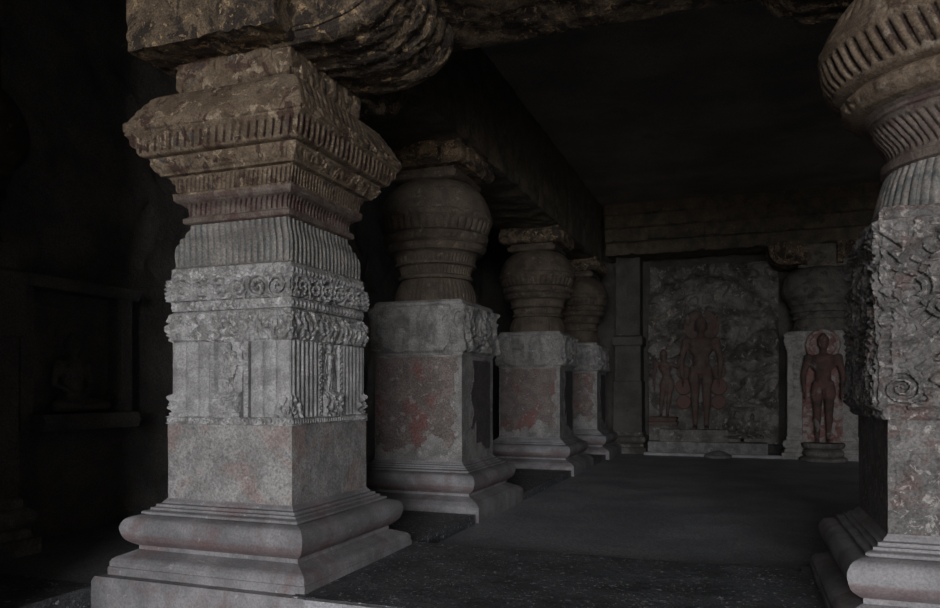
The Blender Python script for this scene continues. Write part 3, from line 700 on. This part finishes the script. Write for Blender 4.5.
# low stylobate blocks between the pillars of the left row
for i, (a, b) in enumerate(((6.28, 7.9), (9.86, 12.9), (14.9, 16.5))):
    ground('trim_%d' % (3 + i), -4.6, -2.845, a, b, .11, 'sill', thick=.15)
# threshold strip at the back
struct(loft('trim_6', [(17.98, -.02), (18.1, -.02), (18.1, .05), (18.08, .07), (18.0, .07), (17.98, .05)], -2.2, .85, .1, 'X', M['edge'], disp=lambda u, q: .006 * (fbm(u * 4, q * 4, 3) - .5)))
def wallp(name, p0, p1, z0, z1, mat, amp=.05, step=.15, fo=0, back=.3, seed=0):
    L = math.dist(p0, p1); n = max(2, int(L / step)); m = max(2, int((z1 - z0) / step))
    t, Z_ = np.meshgrid(np.linspace(0, 1, n), np.linspace(z0, z1, m))
    nx, ny = (p1[1] - p0[1]) / L, -(p1[0] - p0[0]) / L          # faces right of p0->p1
    d = amp * (fbm(t * L * .8 + seed, Z_ * .8, seed, 4) - .5) + fo * foliage(t * L, Z_, 2.2, seed)
    X_ = p0[0] + (p1[0] - p0[0]) * t + nx * d; Y_ = p0[1] + (p1[1] - p0[1]) * t + ny * d
    return struct(sheet(name, np.stack([X_, Y_, Z_], -1), M[mat], None, thick=back, back=(-nx, -ny, 0)))
wallp('wall_left', (-6.75, 2.2), (-6.75, 19.4), -.4, 6.0, 'wall', .04, .07, .07, seed=2)
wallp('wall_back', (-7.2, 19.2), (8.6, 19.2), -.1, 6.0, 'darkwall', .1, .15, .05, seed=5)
wallp('wall_right', (8.2, 19.4), (8.2, YM - .3), -.4, 6.0, 'wall', .1, .2, 0, seed=8)
wallp('wall_left', (-6.9, 2.5), (-4.15, 2.5), -.4, 6.0, 'wall', .1, .3, 0, seed=15)  # unseen cross wall added to keep light out of the left aisle
wallp('wall_left', (-4.3, YM), (-4.3, 3.0), -.4, 6.0, 'wall', .1, .3, 0, seed=12)  # unseen porch side, added to block the mouth's light from the left aisle
X_, Y_ = np.meshgrid(np.linspace(-7.3, 8.7, 120), np.linspace(YM - .4, 19.7, 180))
struct(sheet('ceiling', np.stack([X_, Y_, 5.9 + .06 * fbm(X_ * 1.1, Y_ * 1.1, 3, 4)], -1), M['rock'], None, thick=.4, back=(0, 0, 1)))
# beams
def d_bm(amp, f, s): return lambda u, q: amp * (foliage(u, q, f, s) - .4)
def beam(axis, c, hw, a0, a1, z0, z1, label, mat='rock', step=.09, amp=.03, f=3.0, loopx=None):
    lp = loopx or [(c - hw, z0), (c + hw, z0), (c + hw, z1), (c - hw, z1)]
    o = loft('stone_beam', lp, a0, a1, step, axis, M[mat], disp=d_bm(amp, f, 3), seg=.08)
    return tag(o, label, 'beam')
beam('X', 5.42, .76, -4.25, 8.1, 4.56, 5.95, 'sooty rock beam running across above the front square pillar and the right foreground pillar', mat='brack', step=.04, amp=.03, f=5)
YB = 4.705 + H1 + .6
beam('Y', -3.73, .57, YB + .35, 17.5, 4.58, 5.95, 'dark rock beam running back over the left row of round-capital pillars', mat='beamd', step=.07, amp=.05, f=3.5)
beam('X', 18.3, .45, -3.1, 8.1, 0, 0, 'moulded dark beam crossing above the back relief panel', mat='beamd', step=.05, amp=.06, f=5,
     loopx=[(17.95, 4.82), (18.9, 4.82), (18.9, 5.95), (17.62, 5.95), (17.62, 5.72), (17.72, 5.68), (17.72, 5.42), (17.82, 5.38), (17.82, 5.12), (17.95, 5.08)])
# seated figure in a niche on the left wall
yv = 5.8 + .9
NI = empty('seated_wall_figure', (-6.6, 5.85, 1.28), 'faint seated figure carved in a niche of the dark left wall', 'relief figure')
body_mesh('body', seated(.85), M['wall'], .022, NI, rz=PI / 2)
loft('ledge', [(-.2, -.16), (.3, -.16), (.34, -.08), (.3, 0), (-.2, 0)], -.6, .6, .1, 'Y', M['wall'], NI)
for g in (-1, 1): box('niche_jamb', -.2, .12, g * .62 - .07, g * .62 + .07, -.16, 1.25, M['wall'], NI)
loft('lintel', [(-.2, 1.25), (.16, 1.25), (.22, 1.36), (-.2, 1.36)], -.75, .75, .1, 'Y', M['wall'], NI)
OX, OW, OT = 2.4, 7.6, 5.5                       # the cave mouth: centre, width, height of its lintel
struct(box('wall_front', -7, 8.5, YM - .5, YM, OT, 6.3, M['wall']))
struct(box('wall_front', -7, OX - OW / 2, YM - .5, YM, -.4, OT + .01, M['wall']))
struct(box('wall_front', OX + OW / 2, 8.5, YM - .5, YM, -.4, OT + .01, M['wall']))
ground('floor', -6.9, -4.72, 2.3, 4.42, 0, 'sill')
# courtyard outside the cave mouth
struct(box('floor', -30, 40, -40, YM, -.75, -.40, M['earth']))

# ================================================================ light and camera
w = bpy.data.worlds.new('sky'); SC.world = w; w.use_nodes = True
bg = w.node_tree.nodes['Background']; bg.inputs[0].default_value = (.95, .965, 1.0, 1); bg.inputs[1].default_value = 1.0
def portal(loc, rot, sx, sy):
    l = bpy.data.lights.new('cave_mouth', 'AREA'); l.shape = 'RECTANGLE'; l.size = sx; l.size_y = sy; l.cycles.is_portal = True
    o = bpy.data.objects.new('cave_mouth', l); COL.objects.link(o); o.location = loc; o.rotation_euler = rot
portal((OX, YM - .03, (OT - .4) / 2), (PI / 2, 0, 0), OW, OT + .4)
cam = bpy.data.cameras.new('camera'); co = bpy.data.objects.new('camera', cam); COL.objects.link(co)
cam.sensor_width = 36; cam.lens = 740 / 940 * 36; cam.shift_y = 88 / 940; cam.clip_start = .05
co.location = (0, 0, 1.5); co.rotation_euler = (PI / 2, 0, math.radians(20.2))
SC.camera = co
SC.view_settings.view_transform = 'Standard'; SC.view_settings.look = 'None'
SC.view_settings.gamma = 1; SC.view_settings.use_curve_mapping = False
SC.view_settings.exposure = 4.35
SC.cycles.use_denoising = True
SC.cycles.max_bounces = 8; SC.cycles.diffuse_bounces = 5
